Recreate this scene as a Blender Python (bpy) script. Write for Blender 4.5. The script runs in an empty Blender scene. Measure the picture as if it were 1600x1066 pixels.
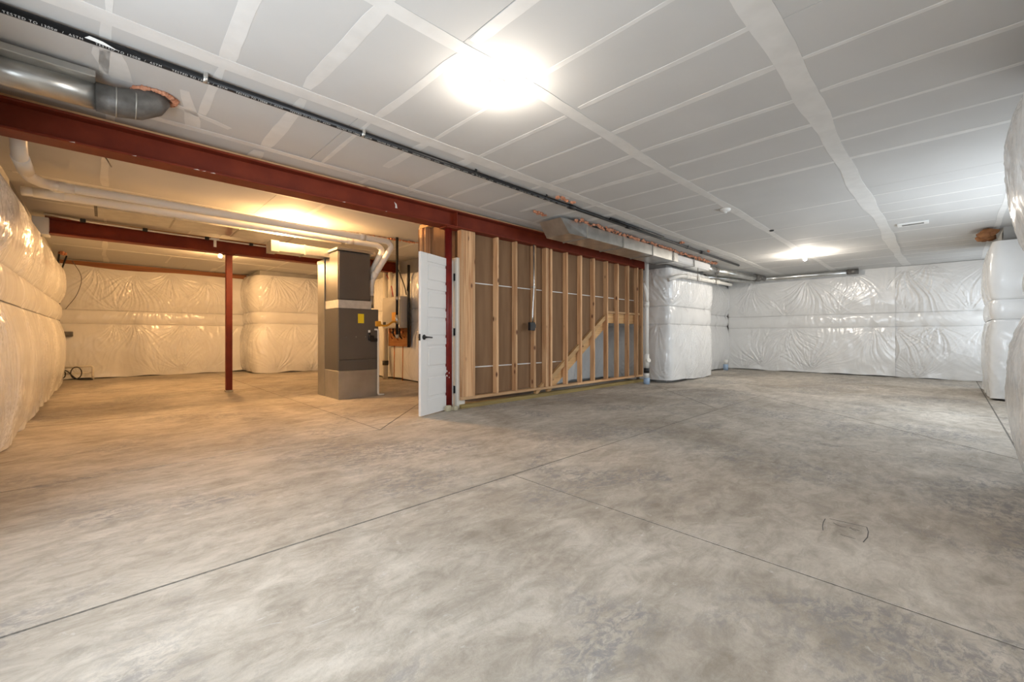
import bpy, math, random
import numpy as np
from mathutils import Vector, Matrix
R = math.radians
random.seed(7)
scene = bpy.context.scene
col = scene.collection

# ------------------------------------------------------------------ camera, world, exposure
cam_d = bpy.data.cameras.new('camera'); cam = bpy.data.objects.new('camera', cam_d); col.objects.link(cam)
cam.location = (0, 0, 1.0); cam.rotation_euler = (R(90), 0, R(-44))
cam_d.sensor_width = 36; cam_d.lens = 660 / 1600 * 36; cam_d.shift_y = -8.5 / 1600; cam_d.clip_start = 0.02
scene.camera = cam
w = bpy.data.worlds.new('world'); scene.world = w; w.use_nodes = True
w.node_tree.nodes['Background'].inputs[0].default_value = (0.75, 0.86, 1.0, 1)
w.node_tree.nodes['Background'].inputs[1].default_value = 1.2
vs = scene.view_settings
vs.view_transform = 'Standard'; vs.look = 'None'; vs.gamma = 1; vs.exposure = 0.95; vs.use_curve_mapping = False

def area(name, loc, rot, sx, sy, power, color):
    d = bpy.data.lights.new(name, 'AREA'); d.shape = 'RECTANGLE'; d.size = sx; d.size_y = sy; d.energy = power; d.color = color
    o = bpy.data.objects.new(name, d); col.objects.link(o); o.location = loc; o.rotation_euler = rot
    return o
SKY = (0.87, 0.94, 1.0)
# daylight just outside the panes of the three windows that lie outside the picture
area('window_left_offscreen', (-0.91, 1.45, 1.45), (0, R(-90), 0), 1.3, 3.1, 64, SKY)
area('window_right_offscreen', (7.3, -1.292, 1.5), (R(90), 0, 0), 3.0, 1.3, 52, SKY)
area('window_far_right_offscreen', (12.75, -1.292, 1.4), (R(90), 0, 0), 1.2, 1.3, 13, SKY)
NEUTRAL = (1.0, 0.90, 0.78); WARM = (1.0, 0.56, 0.225)

# ------------------------------------------------------------------ materials
def nodes(name):
    m = bpy.data.materials.new(name); m.use_nodes = True
    nt = m.node_tree; b = nt.nodes['Principled BSDF']
    return m, nt, b
def N(nt, t, **kw):
    n = nt.nodes.new(t)
    for k, v in kw.items(): setattr(n, k, v)
    return n
def mat(name, c, rough=0.5, metal=0.0, c2=None, scale=8.0, bump=0.0, bscale=40.0, stretch=(1, 1, 1), coat=0.0, spec=0.5, rnd=0.0, detail=4.0):
    m, nt, b = nodes(name)
    b.inputs['Base Color'].default_value = (*c, 1); b.inputs['Roughness'].default_value = rough
    b.inputs['Metallic'].default_value = metal; b.inputs['Coat Weight'].default_value = coat
    b.inputs['Specular IOR Level'].default_value = spec
    tc = N(nt, 'ShaderNodeTexCoord'); mp = N(nt, 'ShaderNodeMapping'); mp.inputs['Scale'].default_value = stretch
    nt.links.new(tc.outputs['Object'], mp.inputs['Vector'])
    if rnd:
        oi = N(nt, 'ShaderNodeObjectInfo'); ad = N(nt, 'ShaderNodeVectorMath', operation='SCALE'); ad.inputs[0].default_value = (9, 7, 5)
        nt.links.new(oi.outputs['Random'], ad.inputs['Scale']); nt.links.new(ad.outputs[0], mp.inputs['Location'])
    if c2 is not None:
        no = N(nt, 'ShaderNodeTexNoise'); no.inputs['Scale'].default_value = scale; no.inputs['Detail'].default_value = detail
        nt.links.new(mp.outputs[0], no.inputs['Vector'])
        cr = N(nt, 'ShaderNodeValToRGB'); cr.color_ramp.elements[0].position = 0.35; cr.color_ramp.elements[1].position = 0.68
        cr.color_ramp.elements[0].color = (*c2, 1); cr.color_ramp.elements[1].color = (*c, 1)
        nt.links.new(no.outputs['Fac'], cr.inputs['Fac']); nt.links.new(cr.outputs[0], b.inputs['Base Color'])
    if bump:
        nb = N(nt, 'ShaderNodeTexNoise'); nb.inputs['Scale'].default_value = bscale; nb.inputs['Detail'].default_value = 5
        nt.links.new(mp.outputs[0], nb.inputs['Vector'])
        bp = N(nt, 'ShaderNodeBump'); bp.inputs['Strength'].default_value = bump; bp.inputs['Distance'].default_value = 0.01
        nt.links.new(nb.outputs['Fac'], bp.inputs['Height']); nt.links.new(bp.outputs[0], b.inputs['Normal'])
    return m
def emis(name, c, s):
    m, nt, b = nodes(name); b.inputs['Base Color'].default_value = (*c, 1)
    b.inputs['Emission Color'].default_value = (*c, 1); b.inputs['Emission Strength'].default_value = s
    return m
def wood_mat(name, c1, c2, axis, knots=True):
    m, nt, b = nodes(name); b.inputs['Roughness'].default_value = 0.7
    tc = N(nt, 'ShaderNodeTexCoord'); mp = N(nt, 'ShaderNodeMapping')
    st = [26, 26, 26]; st[axis] = 1.2; mp.inputs['Scale'].default_value = st
    oi = N(nt, 'ShaderNodeObjectInfo'); sc = N(nt, 'ShaderNodeVectorMath', operation='SCALE'); sc.inputs[0].default_value = (31, 17, 23)
    nt.links.new(oi.outputs['Random'], sc.inputs['Scale']); nt.links.new(sc.outputs[0], mp.inputs['Location'])
    nt.links.new(tc.outputs['Object'], mp.inputs['Vector'])
    no = N(nt, 'ShaderNodeTexNoise'); no.inputs['Scale'].default_value = 1.0; no.inputs['Detail'].default_value = 5; no.inputs['Distortion'].default_value = 0.6
    nt.links.new(mp.outputs[0], no.inputs['Vector'])
    cr = N(nt, 'ShaderNodeValToRGB'); cr.color_ramp.elements[0].position = 0.3; cr.color_ramp.elements[1].position = 0.62
    cr.color_ramp.elements[0].color = (*c2, 1); cr.color_ramp.elements[1].color = (*c1, 1)
    nt.links.new(no.outputs['Fac'], cr.inputs['Fac'])
    out = cr.outputs[0]
    # board-to-board tint
    hs = N(nt, 'ShaderNodeHueSaturation'); mr = N(nt, 'ShaderNodeMapRange'); mr.inputs['To Min'].default_value = 0.75; mr.inputs['To Max'].default_value = 1.12
    nt.links.new(oi.outputs['Random'], mr.inputs['Value']); nt.links.new(mr.outputs[0], hs.inputs['Value']); nt.links.new(out, hs.inputs['Color']); out = hs.outputs[0]
    if knots:
        mp2 = N(nt, 'ShaderNodeMapping'); st2 = [7, 7, 7]; st2[axis] = 3.2; mp2.inputs['Scale'].default_value = st2
        nt.links.new(tc.outputs['Object'], mp2.inputs['Vector']); nt.links.new(sc.outputs[0], mp2.inputs['Location'])
        vo = N(nt, 'ShaderNodeTexVoronoi'); vo.inputs['Scale'].default_value = 1.0; nt.links.new(mp2.outputs[0], vo.inputs['Vector'])
        kr = N(nt, 'ShaderNodeValToRGB'); kr.color_ramp.elements[0].position = 0.07; kr.color_ramp.elements[1].position = 0.16
        kr.color_ramp.elements[0].color = (1, 1, 1, 1); kr.color_ramp.elements[1].color = (0, 0, 0, 1)
        nt.links.new(vo.outputs['Distance'], kr.inputs['Fac'])
        mx = N(nt, 'ShaderNodeMix', data_type='RGBA'); mx.inputs[7].default_value = (0.16, 0.06, 0.025, 1)
        nt.links.new(kr.outputs[0], mx.inputs[0]); nt.links.new(out, mx.inputs[6]); out = mx.outputs[2]
    nt.links.new(out, b.inputs['Base Color'])
    return m
def concrete_mat():
    m, nt, b = nodes('concrete_slab'); b.inputs['Specular IOR Level'].default_value = 0.28
    tc = N(nt, 'ShaderNodeTexCoord')
    def noise(scale, detail, st=(1, 1, 1), rot=0, dist=0.0, rough=0.6):
        mp = N(nt, 'ShaderNodeMapping'); mp.inputs['Scale'].default_value = st; mp.inputs['Rotation'].default_value = (0, 0, rot)
        nt.links.new(tc.outputs['Object'], mp.inputs['Vector'])
        n = N(nt, 'ShaderNodeTexNoise'); n.inputs['Scale'].default_value = scale; n.inputs['Detail'].default_value = detail
        n.inputs['Distortion'].default_value = dist; n.inputs['Roughness'].default_value = rough
        nt.links.new(mp.outputs[0], n.inputs['Vector']); return n.outputs['Fac']
    def ramp(fac, p0, p1, c0, c1):
        r = N(nt, 'ShaderNodeValToRGB'); r.color_ramp.elements[0].position = p0; r.color_ramp.elements[1].position = p1
        r.color_ramp.elements[0].color = (*c0, 1); r.color_ramp.elements[1].color = (*c1, 1); nt.links.new(fac, r.inputs['Fac']); return r.outputs[0]
    def mix(f, a, c, mode='MIX'):
        x = N(nt, 'ShaderNodeMix', data_type='RGBA', blend_type=mode)
        if isinstance(f, float): x.inputs[0].default_value = f
        else: nt.links.new(f, x.inputs[0])
        nt.links.new(a, x.inputs[6])
        if isinstance(c, tuple): x.inputs[7].default_value = (*c, 1)
        else: nt.links.new(c, x.inputs[7])
        return x.outputs[2]
    base = ramp(noise(0.7, 7, dist=0.8, rough=0.65), 0.32, 0.66, (0.37, 0.325, 0.27), (0.60, 0.555, 0.49))
    st = ramp(noise(2.2, 8, (1.0, 2.6, 1), R(40), 0.7, 0.72), 0.36, 0.64, (0.76, 0.75, 0.73), (1.06, 1.06, 1.06))
    c = mix(1.0, base, st, 'MULTIPLY')
    st2 = ramp(noise(6.5, 9, (1.0, 1.7, 1), R(-30), 0.8, 0.78), 0.40, 0.56, (0.80, 0.79, 0.77), (1.06, 1.06, 1.06))
    c = mix(0.8, c, st2, 'MULTIPLY')
    # pale laitance flecks and grey scuffed patches
    fl = ramp(noise(5.0, 9, (1, 2.2, 1), R(40), 1.5, 0.75), 0.60, 0.72, (0, 0, 0), (1, 1, 1))
    c = mix(fl, c, (0.60, 0.58, 0.55))
    pa = ramp(noise(0.9, 3, dist=0.4), 0.50, 0.60, (0, 0, 0), (1, 1, 1)); gr = ramp(noise(14, 9, (1, 1.6, 1), 0.4, 0.6, 0.8), 0.46, 0.56, (0, 0, 0), (1, 1, 1))
    sc = mix(1.0, pa, gr, 'MULTIPLY')
    sc2 = mix(0.22, sc, (0, 0, 0))
    c = mix(sc2, c, (0.24, 0.23, 0.225))
    nt.links.new(c, b.inputs['Base Color'])
    rr = N(nt, 'ShaderNodeMapRange'); rr.inputs['To Min'].default_value = 0.60; rr.inputs['To Max'].default_value = 0.82
    nt.links.new(noise(2.0, 5), rr.inputs['Value']); nt.links.new(rr.outputs[0], b.inputs['Roughness'])
    bp = N(nt, 'ShaderNodeBump'); bp.inputs['Strength'].default_value = 0.35; bp.inputs['Distance'].default_value = 0.01
    nt.links.new(noise(30, 8, rough=0.7), bp.inputs['Height']); nt.links.new(bp.outputs[0], b.inputs['Normal'])
    return m
M = {}
M['slab'] = concrete_mat()
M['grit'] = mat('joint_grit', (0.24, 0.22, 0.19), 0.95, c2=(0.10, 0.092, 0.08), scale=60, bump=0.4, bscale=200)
M['foundation'] = mat('foundation_concrete', (0.42, 0.41, 0.39), 0.9, c2=(0.33, 0.32, 0.3), scale=3, bump=0.3)
M['drywall'] = mat('drywall_paper', (0.60, 0.595, 0.58), 0.85, c2=(0.56, 0.555, 0.54), scale=1.2)
M['mud'] = mat('joint_compound', (0.76, 0.75, 0.725), 0.7, c2=(0.69, 0.68, 0.655), scale=6, bump=0.08, bscale=25)
M['plastic'] = mat('white_vapour_plastic', (0.80, 0.80, 0.79), 0.21, c2=(0.75, 0.75, 0.74), scale=2.5, bump=0.12, bscale=14, coat=0.25, spec=0.6)
M['red'] = mat('red_oxide_steel', (0.215, 0.034, 0.013), 0.5, spec=0.25, c2=(0.165, 0.024, 0.010), scale=5, bump=0.08, bscale=60)
M['redcol'] = mat('red_oxide_post', (0.20, 0.014, 0.010), 0.4, spec=0.35, c2=(0.13, 0.010, 0.008), scale=9)
M['chip'] = mat('paint_chip_white', (0.75, 0.72, 0.68), 0.7)
M['galv'] = mat('galvanised_sheet', (0.62, 0.62, 0.60), 0.30, 0.9, c2=(0.50, 0.50, 0.48), scale=7, bump=0.1, bscale=5)
M['galvdull'] = mat('dull_galvanised_sheet', (0.45, 0.44, 0.41), 0.42, 0.75, c2=(0.37, 0.36, 0.33), scale=4, bump=0.06, bscale=4)
M['furn'] = mat('furnace_grey_enamel', (0.13, 0.125, 0.117), 0.36, 0.35, c2=(0.115, 0.11, 0.102), scale=3)
M['tape'] = mat('duct_sealant', (0.55, 0.53, 0.48), 0.55, c2=(0.46, 0.44, 0.40), scale=12)
M['mastic'] = mat('dark_flex_elbow', (0.10, 0.095, 0.085), 0.5, 0.3, c2=(0.17, 0.16, 0.15), scale=14, bump=0.3, bscale=30)
M['pvc'] = mat('white_pvc', (0.78, 0.76, 0.71), 0.35)
M['blackpipe'] = mat('black_iron', (0.012, 0.012, 0.013), 0.4, 0.2)
M['black'] = mat('black_plastic', (0.01, 0.01, 0.011), 0.45)
M['ink'] = mat('white_stencil_ink', (0.55, 0.55, 0.53), 0.7)
M['pencil'] = mat('pencil_line', (0.10, 0.095, 0.09), 0.8)
M['studz'] = wood_mat('spruce_stud', (0.76, 0.47, 0.25), (0.50, 0.24, 0.10), 2)
M['studx'] = wood_mat('spruce_plate', (0.76, 0.49, 0.26), (0.52, 0.27, 0.12), 0)
M['study'] = wood_mat('spruce_header', (0.66, 0.43, 0.22), (0.46, 0.26, 0.11), 1)
M['treated'] = wood_mat('treated_plate', (0.40, 0.29, 0.10), (0.24, 0.17, 0.06), 0, False)
M['rim'] = wood_mat('rim_board', (0.34, 0.14, 0.05), (0.20, 0.07, 0.025), 0, False)
M['kraft'] = mat('drywall_back_paper', (0.27, 0.155, 0.078), 0.85, c2=(0.22, 0.122, 0.06), scale=1.5, stretch=(8, 8, 0.8))
M['doorw'] = mat('white_door_paint', (0.82, 0.82, 0.81), 0.4)
M['jamb'] = mat('primed_jamb', (0.72, 0.69, 0.62), 0.5)
M['pink'] = mat('fibreglass_fluff', (0.72, 0.36, 0.22), 0.95, c2=(0.55, 0.22, 0.12), scale=25, bump=0.5, bscale=60)
M['brownfluff'] = mat('brown_paper_batt', (0.30, 0.13, 0.045), 0.9, c2=(0.2, 0.08, 0.03), scale=10)
M['yellow'] = mat('yellow_paper', (0.85, 0.66, 0.02), 0.6)
M['gasflex'] = mat('yellow_gas_flex', (0.75, 0.36, 0.03), 0.45)
M['heater'] = mat('heater_grey_enamel', (0.48, 0.46, 0.43), 0.4)
M['copper'] = mat('copper_pipe', (0.55, 0.22, 0.09), 0.3, 0.9)
M['ply'] = wood_mat('orange_plywood', (0.50, 0.22, 0.06), (0.32, 0.12, 0.03), 1, False)
M['redpex'] = mat('red_pex', (0.35, 0.02, 0.02), 0.4)
M['blue'] = mat('blue_coupling', (0.34, 0.46, 0.62), 0.5)
M['white'] = mat('white_plastic', (0.80, 0.80, 0.78), 0.4)
M['footing'] = mat('pale_grout', (0.55, 0.50, 0.36), 0.9, c2=(0.42, 0.37, 0.25), scale=20)
M['glass'] = mat('window_glass', (0.9, 0.95, 1.0), 0.05)
def _glass():
    m, nt, b = nodes('clear_pane'); o = nt.nodes['Material Output']
    t = N(nt, 'ShaderNodeBsdfTransparent'); g = N(nt, 'ShaderNodeBsdfGlossy'); g.inputs['Roughness'].default_value = 0.05
    mx = N(nt, 'ShaderNodeMixShader'); mx.inputs[0].default_value = 0.08
    nt.links.new(t.outputs[0], mx.inputs[1]); nt.links.new(g.outputs[0], mx.inputs[2]); nt.links.new(mx.outputs[0], o.inputs[0]); return m
M['glass'] = _glass()
M['bulb_n'] = emis('lit_bulb_neutral', NEUTRAL, 270)
M['bulb_far'] = emis('lit_bulb_far', NEUTRAL, 1000)
M['bulb_w'] = emis('lit_bulb_warm', WARM, 2150)

# ------------------------------------------------------------------ mesh helpers
class MB:
    def __init__(s): s.v = []; s.f = []; s.sm = []
    def add(s, vs, fs, smooth=False):
        o = len(s.v); s.v += [tuple(p) for p in vs]; s.f += [tuple(i + o for i in f) for f in fs]; s.sm += [smooth] * len(fs); return s
    def box(s, x0, x1, y0, y1, z0, z1, ch=0.0):
        if ch <= 0:
            vs = [(x, y, z) for z in (z0, z1) for y in (y0, y1) for x in (x0, x1)]
            return s.add(vs, [(0, 2, 3, 1), (4, 5, 7, 6), (0, 1, 5, 4), (2, 6, 7, 3), (0, 4, 6, 2), (1, 3, 7, 5)])
        # chamfered box: 24 verts
        X = (x0, x1); Y = (y0, y1); Z = (z0, z1); vs = []; idx = {}
        for a in range(2):
            for b in range(2):
                for c in range(2):
                    px, py, pz = X[a], Y[b], Z[c]; sx, sy, sz = (1 - 2 * a) * ch, (1 - 2 * b) * ch, (1 - 2 * c) * ch
                    for k, p in enumerate(((px, py + sy, pz + sz), (px + sx, py, pz + sz), (px + sx, py + sy, pz))):
                        idx[(a, b, c, k)] = len(vs); vs.append(p)
        fs = []
        for a in range(2): fs.append([idx[(a, b, c, 0)] for b, c in ((0, 0), (0, 1), (1, 1), (1, 0))][::(1 if a == 0 else -1)])
        for b in range(2): fs.append([idx[(a, b, c, 1)] for a, c in ((0, 0), (1, 0), (1, 1), (0, 1))][::(1 if b == 0 else -1)])
        for c in range(2): fs.append([idx[(a, b, c, 2)] for a, b in ((0, 0), (0, 1), (1, 1), (1, 0))][::(1 if c == 0 else -1)])
        for a in range(2):
            for b in range(2): fs.append([idx[(a, b, 0, 0)], idx[(a, b, 1, 0)], idx[(a, b, 1, 1)], idx[(a, b, 0, 1)]])
        for a in range(2):
            for c in range(2): fs.append([idx[(a, 0, c, 0)], idx[(a, 1, c, 0)], idx[(a, 1, c, 2)], idx[(a, 0, c, 2)]])
        for b in range(2):
            for c in range(2): fs.append([idx[(0, b, c, 1)], idx[(1, b, c, 1)], idx[(1, b, c, 2)], idx[(0, b, c, 2)]])
        for a in range(2):
            for b in range(2):
                for c in range(2): fs.append([idx[(a, b, c, k)] for k in range(3)])
        return s.add(vs, fs)
    def prism(s, poly, d, off=(0, 0, 0)):
        """poly: 3D points in a plane, extruded by vector d"""
        n = len(poly); a = [Vector(p) for p in poly]; b = [p + Vector(d) for p in a]
        return s.add(a + b, [tuple(range(n))[::-1], tuple(range(n, 2 * n))] + [(i, (i + 1) % n, n + (i + 1) % n, n + i) for i in range(n)])
    def tube(s, pts, r, seg=14, bend=0.0, cap=True, radii=None):
        P = [Vector(p) for p in pts]
        if bend > 0 and len(P) > 2:
            Q = [P[0]]
            for i in range(1, len(P) - 1):
                a, b, c = P[i - 1], P[i], P[i + 1]; d1 = (a - b); d2 = (c - b)
                k = min(bend, d1.length * 0.49, d2.length * 0.49); p1 = b + d1.normalized() * k; p2 = b + d2.normalized() * k
                for t in range(7):
                    t /= 6; Q.append(p1 * (1 - t) ** 2 + b * 2 * t * (1 - t) + p2 * t * t)
            Q.append(P[-1]); P = Q
        vs = []; prev = None; n = len(P)
        for i, p in enumerate(P):
            t = (P[min(i + 1, n - 1)] - P[max(i - 1, 0)]).normalized()
            if prev is None:
                ref = Vector((0, 0, 1)) if abs(t.z) < 0.9 else Vector((1, 0, 0)); u = t.cross(ref).normalized()
            else:
                u = (prev - t * prev.dot(t)).normalized()
            prev = u; q = t.cross(u); rr = radii[i] if radii else r
            vs += [p + (u * math.cos(2 * math.pi * k / seg) + q * math.sin(2 * math.pi * k / seg)) * rr for k in range(seg)]
        fs = [(i * seg + k, i * seg + (k + 1) % seg, (i + 1) * seg + (k + 1) % seg, (i + 1) * seg + k) for i in range(n - 1) for k in range(seg)]
        s.add(vs, fs, True)
        if cap:
            o = len(s.v) - len(vs); s.f += [tuple(o + k for k in range(seg))[::-1], tuple(o + (n - 1) * seg + k for k in range(seg))]; s.sm += [False, False]
        return s
    def lathe(s, prof, c, axis='z', seg=20):
        """prof: (radius, height) list"""
        vs = []; n = len(prof)
        for r, h in prof:
            for k in range(seg):
                a = 2 * math.pi * k / seg; x, y = r * math.cos(a), r * math.sin(a)
                vs.append({'z': (c[0] + x, c[1] + y, c[2] + h), 'x': (c[0] + h, c[1] + x, c[2] + y), 'y': (c[0] + x, c[1] + h, c[2] - y)}[axis])
        fs = [(i * seg + k, i * seg + (k + 1) % seg, (i + 1) * seg + (k + 1) % seg, (i + 1) * seg + k) for i in range(n - 1) for k in range(seg)]
        fs += [tuple(range(seg))[::-1], tuple((n - 1) * seg + k for k in range(seg))]
        return s.add(vs, fs, True)
    def blob(s, c, r, sq=(1, 1, 1), seg=7):
        vs = []; fs = []; rows = 5
        for i in range(rows + 1):
            th = math.pi * i / rows
            for k in range(seg):
                a = 2 * math.pi * k / seg + i * 0.3; j = random.uniform(0.75, 1.2)
                vs.append((c[0] + r * sq[0] * j * math.sin(th) * math.cos(a), c[1] + r * sq[1] * j * math.sin(th) * math.sin(a), c[2] + r * sq[2] * math.cos(th) * j))
        fs = [(i * seg + k, i * seg + (k + 1) % seg, (i + 1) * seg + (k + 1) % seg, (i + 1) * seg + k) for i in range(rows) for k in range(seg)]
        return s.add(vs, fs, True)
    def mesh(s, name, m):
        me = bpy.data.meshes.new(name); me.from_pydata(s.v, [], s.f); me.materials.append(M[m] if isinstance(m, str) else m)
        me.polygons.foreach_set('use_smooth', s.sm); me.update(); return me
    def build(s, name, m, parent=None, label=None, cat=None, group=None, kind=None):
        o = bpy.data.objects.new(name, s.mesh(name, m)); col.objects.link(o)
        if parent is not None: o.parent = parent
        return tag(o, label, cat, group, kind)
def tag(o, label=None, cat=None, group=None, kind=None):
    for k, v in (('label', label), ('category', cat), ('group', group), ('kind', kind)):
        if v: o[k] = v
    return o
def empty(name, loc=(0, 0, 0), **kw):
    o = bpy.data.objects.new(name, None); col.objects.link(o); o.location = loc; o.empty_display_size = 0.1; return tag(o, **kw)
def inst(name, me, parent, loc=(0, 0, 0)):
    o = bpy.data.objects.new(name, me); col.objects.link(o); o.parent = parent; o.location = loc; return o
def bx(*a): return MB().box(*a)
TILT = 0.0058
def cz(x): return 2.735 - TILT * x

# ------------------------------------------------------------------ floor: slab panels between saw cuts
XA, XB, YA, YB = -0.75, 13.75, -1.15, 13.9
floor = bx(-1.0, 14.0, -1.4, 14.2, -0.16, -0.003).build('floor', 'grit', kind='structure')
def clip(poly, a, b, c):      # keep a*x+b*y<=c
    out = []
    for i, p in enumerate(poly):
        q = poly[(i + 1) % len(poly)]; dp = a * p[0] + b * p[1] - c; dq = a * q[0] + b * q[1] - c
        if dp <= 0: out.append(p)
        if dp * dq < 0: t = dp / (dp - dq); out.append((p[0] + t * (q[0] - p[0]), p[1] + t * (q[1] - p[1])))
    return out
def split(polys, a, b, c, cond=lambda x, y: True):
    res = []
    for p in polys:
        cx = sum(q[0] for q in p) / len(p); cy = sum(q[1] for q in p) / len(p)
        if not cond(cx, cy): res.append(p); continue
        for s in (1, -1):
            k = clip(p, a * s, b * s, c * s)
            if len(k) > 2: res.append(k)
    return res
polys = [[(XA, YA), (XB, YA), (XB, YB), (XA, YB)]]
polys = split(polys, 0, 1, 4.2); polys = split(polys, 0, 1, -0.41, lambda x, y: y < 4.2)
polys = split(polys, 1, 0, 7.87, lambda x, y: y < 4.2)
polys = split(polys, 0, 1, 2.18, lambda x, y: -0.41 < y < 4.2 and x < 7.87)
polys = split(polys, 1, 0, 4.76, lambda x, y: -0.41 < y < 4.2 and x < 7.87)
polys = split(polys, 1, 0, 2.11, lambda x, y: (y > 4.2) or (-0.41 < y < 2.18 and x < 4.76))
polys = split(polys, 1, -1, 7.87 - 2.18, lambda x, y: 4.76 < x < 7.87 and -0.41 < y < 2.18)      # diagonal cuts
polys = split(polys, 1, -1, 7.87 - 4.05, lambda x, y: 4.76 < x < 7.87 and 2.18 < y < 4.2)
polys = split(polys, 0, 1, 6.95, lambda x, y: x < 2.11 and y > 4.2)
polys = split(polys, 0, 1, 9.25, lambda x, y: x < 2.11 and y > 6.95)
polys = split(polys, 1, -1, 2.11 - 4.2, lambda x, y: x > 2.11 and 4.2 < y < 14 )
polys = split(polys, 1, -0.6, 2.11 - 0.6 * 10.3, lambda x, y: x > 2.11 and y > 7)
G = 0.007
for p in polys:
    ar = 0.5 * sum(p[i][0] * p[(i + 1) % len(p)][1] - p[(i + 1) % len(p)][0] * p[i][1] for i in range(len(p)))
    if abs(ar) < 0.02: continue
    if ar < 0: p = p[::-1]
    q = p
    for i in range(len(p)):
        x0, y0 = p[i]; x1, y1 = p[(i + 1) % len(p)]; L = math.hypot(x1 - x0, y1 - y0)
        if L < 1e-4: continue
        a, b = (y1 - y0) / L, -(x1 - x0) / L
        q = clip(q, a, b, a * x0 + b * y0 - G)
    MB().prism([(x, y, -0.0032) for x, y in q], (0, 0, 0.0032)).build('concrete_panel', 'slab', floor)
# pencil marks drawn on the slab
pm = MB()
def stroke(mb, pts, wd, z=0.0006):
    for (x0, y0), (x1, y1) in zip(pts, pts[1:]):
        L = math.hypot(x1 - x0, y1 - y0); nx, ny = -(y1 - y0) / L * wd / 2, (x1 - x0) / L * wd / 2
        mb.prism([(x0 - nx, y0 - ny, z), (x1 - nx, y1 - ny, z), (x1 + nx, y1 + ny, z), (x0 + nx, y0 + ny, z)], (0, 0, 0.0006))
for pts in ([(2.65, 0.45), (2.71, 0.462), (2.77, 0.469), (2.83, 0.47)], [(2.845, 0.455), (2.862, 0.30)], [(2.862, 0.30), (2.80, 0.287), (2.72, 0.282), (2.64, 0.29)],
            [(2.66, 0.38), (2.655, 0.32)], [(2.80, 0.43), (2.785, 0.415), (2.777, 0.40), (2.777, 0.387), (2.785, 0.374)], [(2.785, 0.362), (2.765, 0.33)], [(2.795, 0.36), (2.78, 0.32)]):
    stroke(pm, pts, 0.0035)
pm.build('pencil_mark', 'pencil', floor)

# ------------------------------------------------------------------ ceiling: drywall sheets, taped joints, screw-line mud bands
ceil = bx(-1.0, 14.1, -1.4, 14.2, 0.014, 0.16).build('ceiling', 'drywall', kind='structure')
ceil.location = (0, 0, 2.735); ceil.rotation_euler = (0, TILT, 0)
rowsY = [-1.35, -0.5, 0.72, 2.04, 3.22, 4.44, 5.66, 6.88, 8.10, 9.32, 10.54, 11.76, 12.98, 14.15]
for i in range(len(rowsY) - 1):
    x = -0.95; first = [2.4, 3.6, 1.52 + 0.95, 3.08 + 0.95][i % 4]
    while x < 14.05:
        x1 = min(14.05, x + first); first = 3.66
        bx(x + 0.002, x1 - 0.002, rowsY[i] + 0.002, rowsY[i + 1] - 0.002, 0.0, 0.014).build('drywall_sheet', 'drywall', ceil); x = x1
def band(p0, p1, wd, wob=0.25, name='mud_band', step=0.12):
    p0 = Vector((*p0, 0)); p1 = Vector((*p1, 0)); d = p1 - p0; L = d.length; d.normalize(); nrm = Vector((-d.y, d.x, 0)); n = max(4, int(L / step))
    rng = random.Random(int(p0.x * 977 + p0.y * 331 + p1.x * 13)); l = []; r = []; ph = [rng.uniform(0, 6.28) for _ in range(6)]
    for i in range(n + 1):
        t = i / n; s = t * L
        a = wd / 2 * (1 + wob * (math.sin(s * 2.1 + ph[0]) + 0.6 * math.sin(s * 5.3 + ph[1])) + rng.uniform(-wob, wob) * 0.25)
        b = wd / 2 * (1 + wob * (math.sin(s * 1.7 + ph[2]) + 0.6 * math.sin(s * 4.6 + ph[3])) + rng.uniform(-wob, wob) * 0.25)
        e = 0.75 if i in (0, n) else 1
        c = p0 + d * s + nrm * (wd * 0.12 * math.sin(s * 1.3 + ph[4])); l.append(c + nrm * a * e); r.append(c - nrm * b * e)
    z = Vector((0, 0, -0.0024 if name == 'joint_tape' else -0.0014)); m = n + 1
    vs = [p + z for p in l] + [p + z for p in r] + l + r
    fs = []
    for i in range(n):
        fs += [(i, i + 1, m + i + 1, m + i), (i, 2 * m + i, 2 * m + i + 1, i + 1), (m + i, m + i + 1, 3 * m + i + 1, 3 * m + i)]
    MB().add(vs, fs).build(name, 'mud', ceil)
for y, wd in ((-0.5, 0.06), (0.72, 0.14), (2.04, 0.10), (3.20, 0.13), (4.40, 0.07), (5.66, 0.08), (6.88, 0.07), (8.1, 0.07), (10.54, 0.07), (11.76, 0.07)):
    if y < 4.5: band((-0.7, y), (13.6, y), wd, 0.18, 'joint_tape')
    else: band((-0.7, y), (3.4 if y < 6 else 4.7, y), wd, 0.2, 'joint_tape')
rg = random.Random(3)
for i in range(1, len(rowsY) - 1):
    for k in range(26):
        x = 0.02 + k * 0.514
        if rowsY[i] > 4.3 and x > 4.5: continue
        if 5.6 < x < 6.4 and i in (1, 2): continue
        if x > 6.9 and rg.random() < 0.45: continue
        if rowsY[i] > 4.3 and (k % 2 or rg.random() < 0.2): continue
        if i == 1 and x < 2.7: continue
        ya, yb = rowsY[i] + rg.uniform(0.0, 0.06), rowsY[i + 1] - rg.uniform(0.0, 0.1)
        if i == 4 and rg.random() < 0.5: yb -= rg.uniform(0.2, 0.6)
        band((x + rg.uniform(-0.02, 0.02), ya), (x + rg.uniform(-0.02, 0.02), yb), rg.choice((0.034, 0.045, 0.06, 0.085)) if x < 6 else 0.035, 0.28)
# loose smears beside the elbow duct
band((0.05, 3.55), (0.1, 3.9), 0.16, 0.35, 'mud_smear'); band((0.42, 3.75), (0.52, 4.35), 0.12, 0.4, 'mud_smear'); band((0.3, 4.02), (0.75, 4.2), 0.07, 0.4, 'mud_smear')

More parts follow.
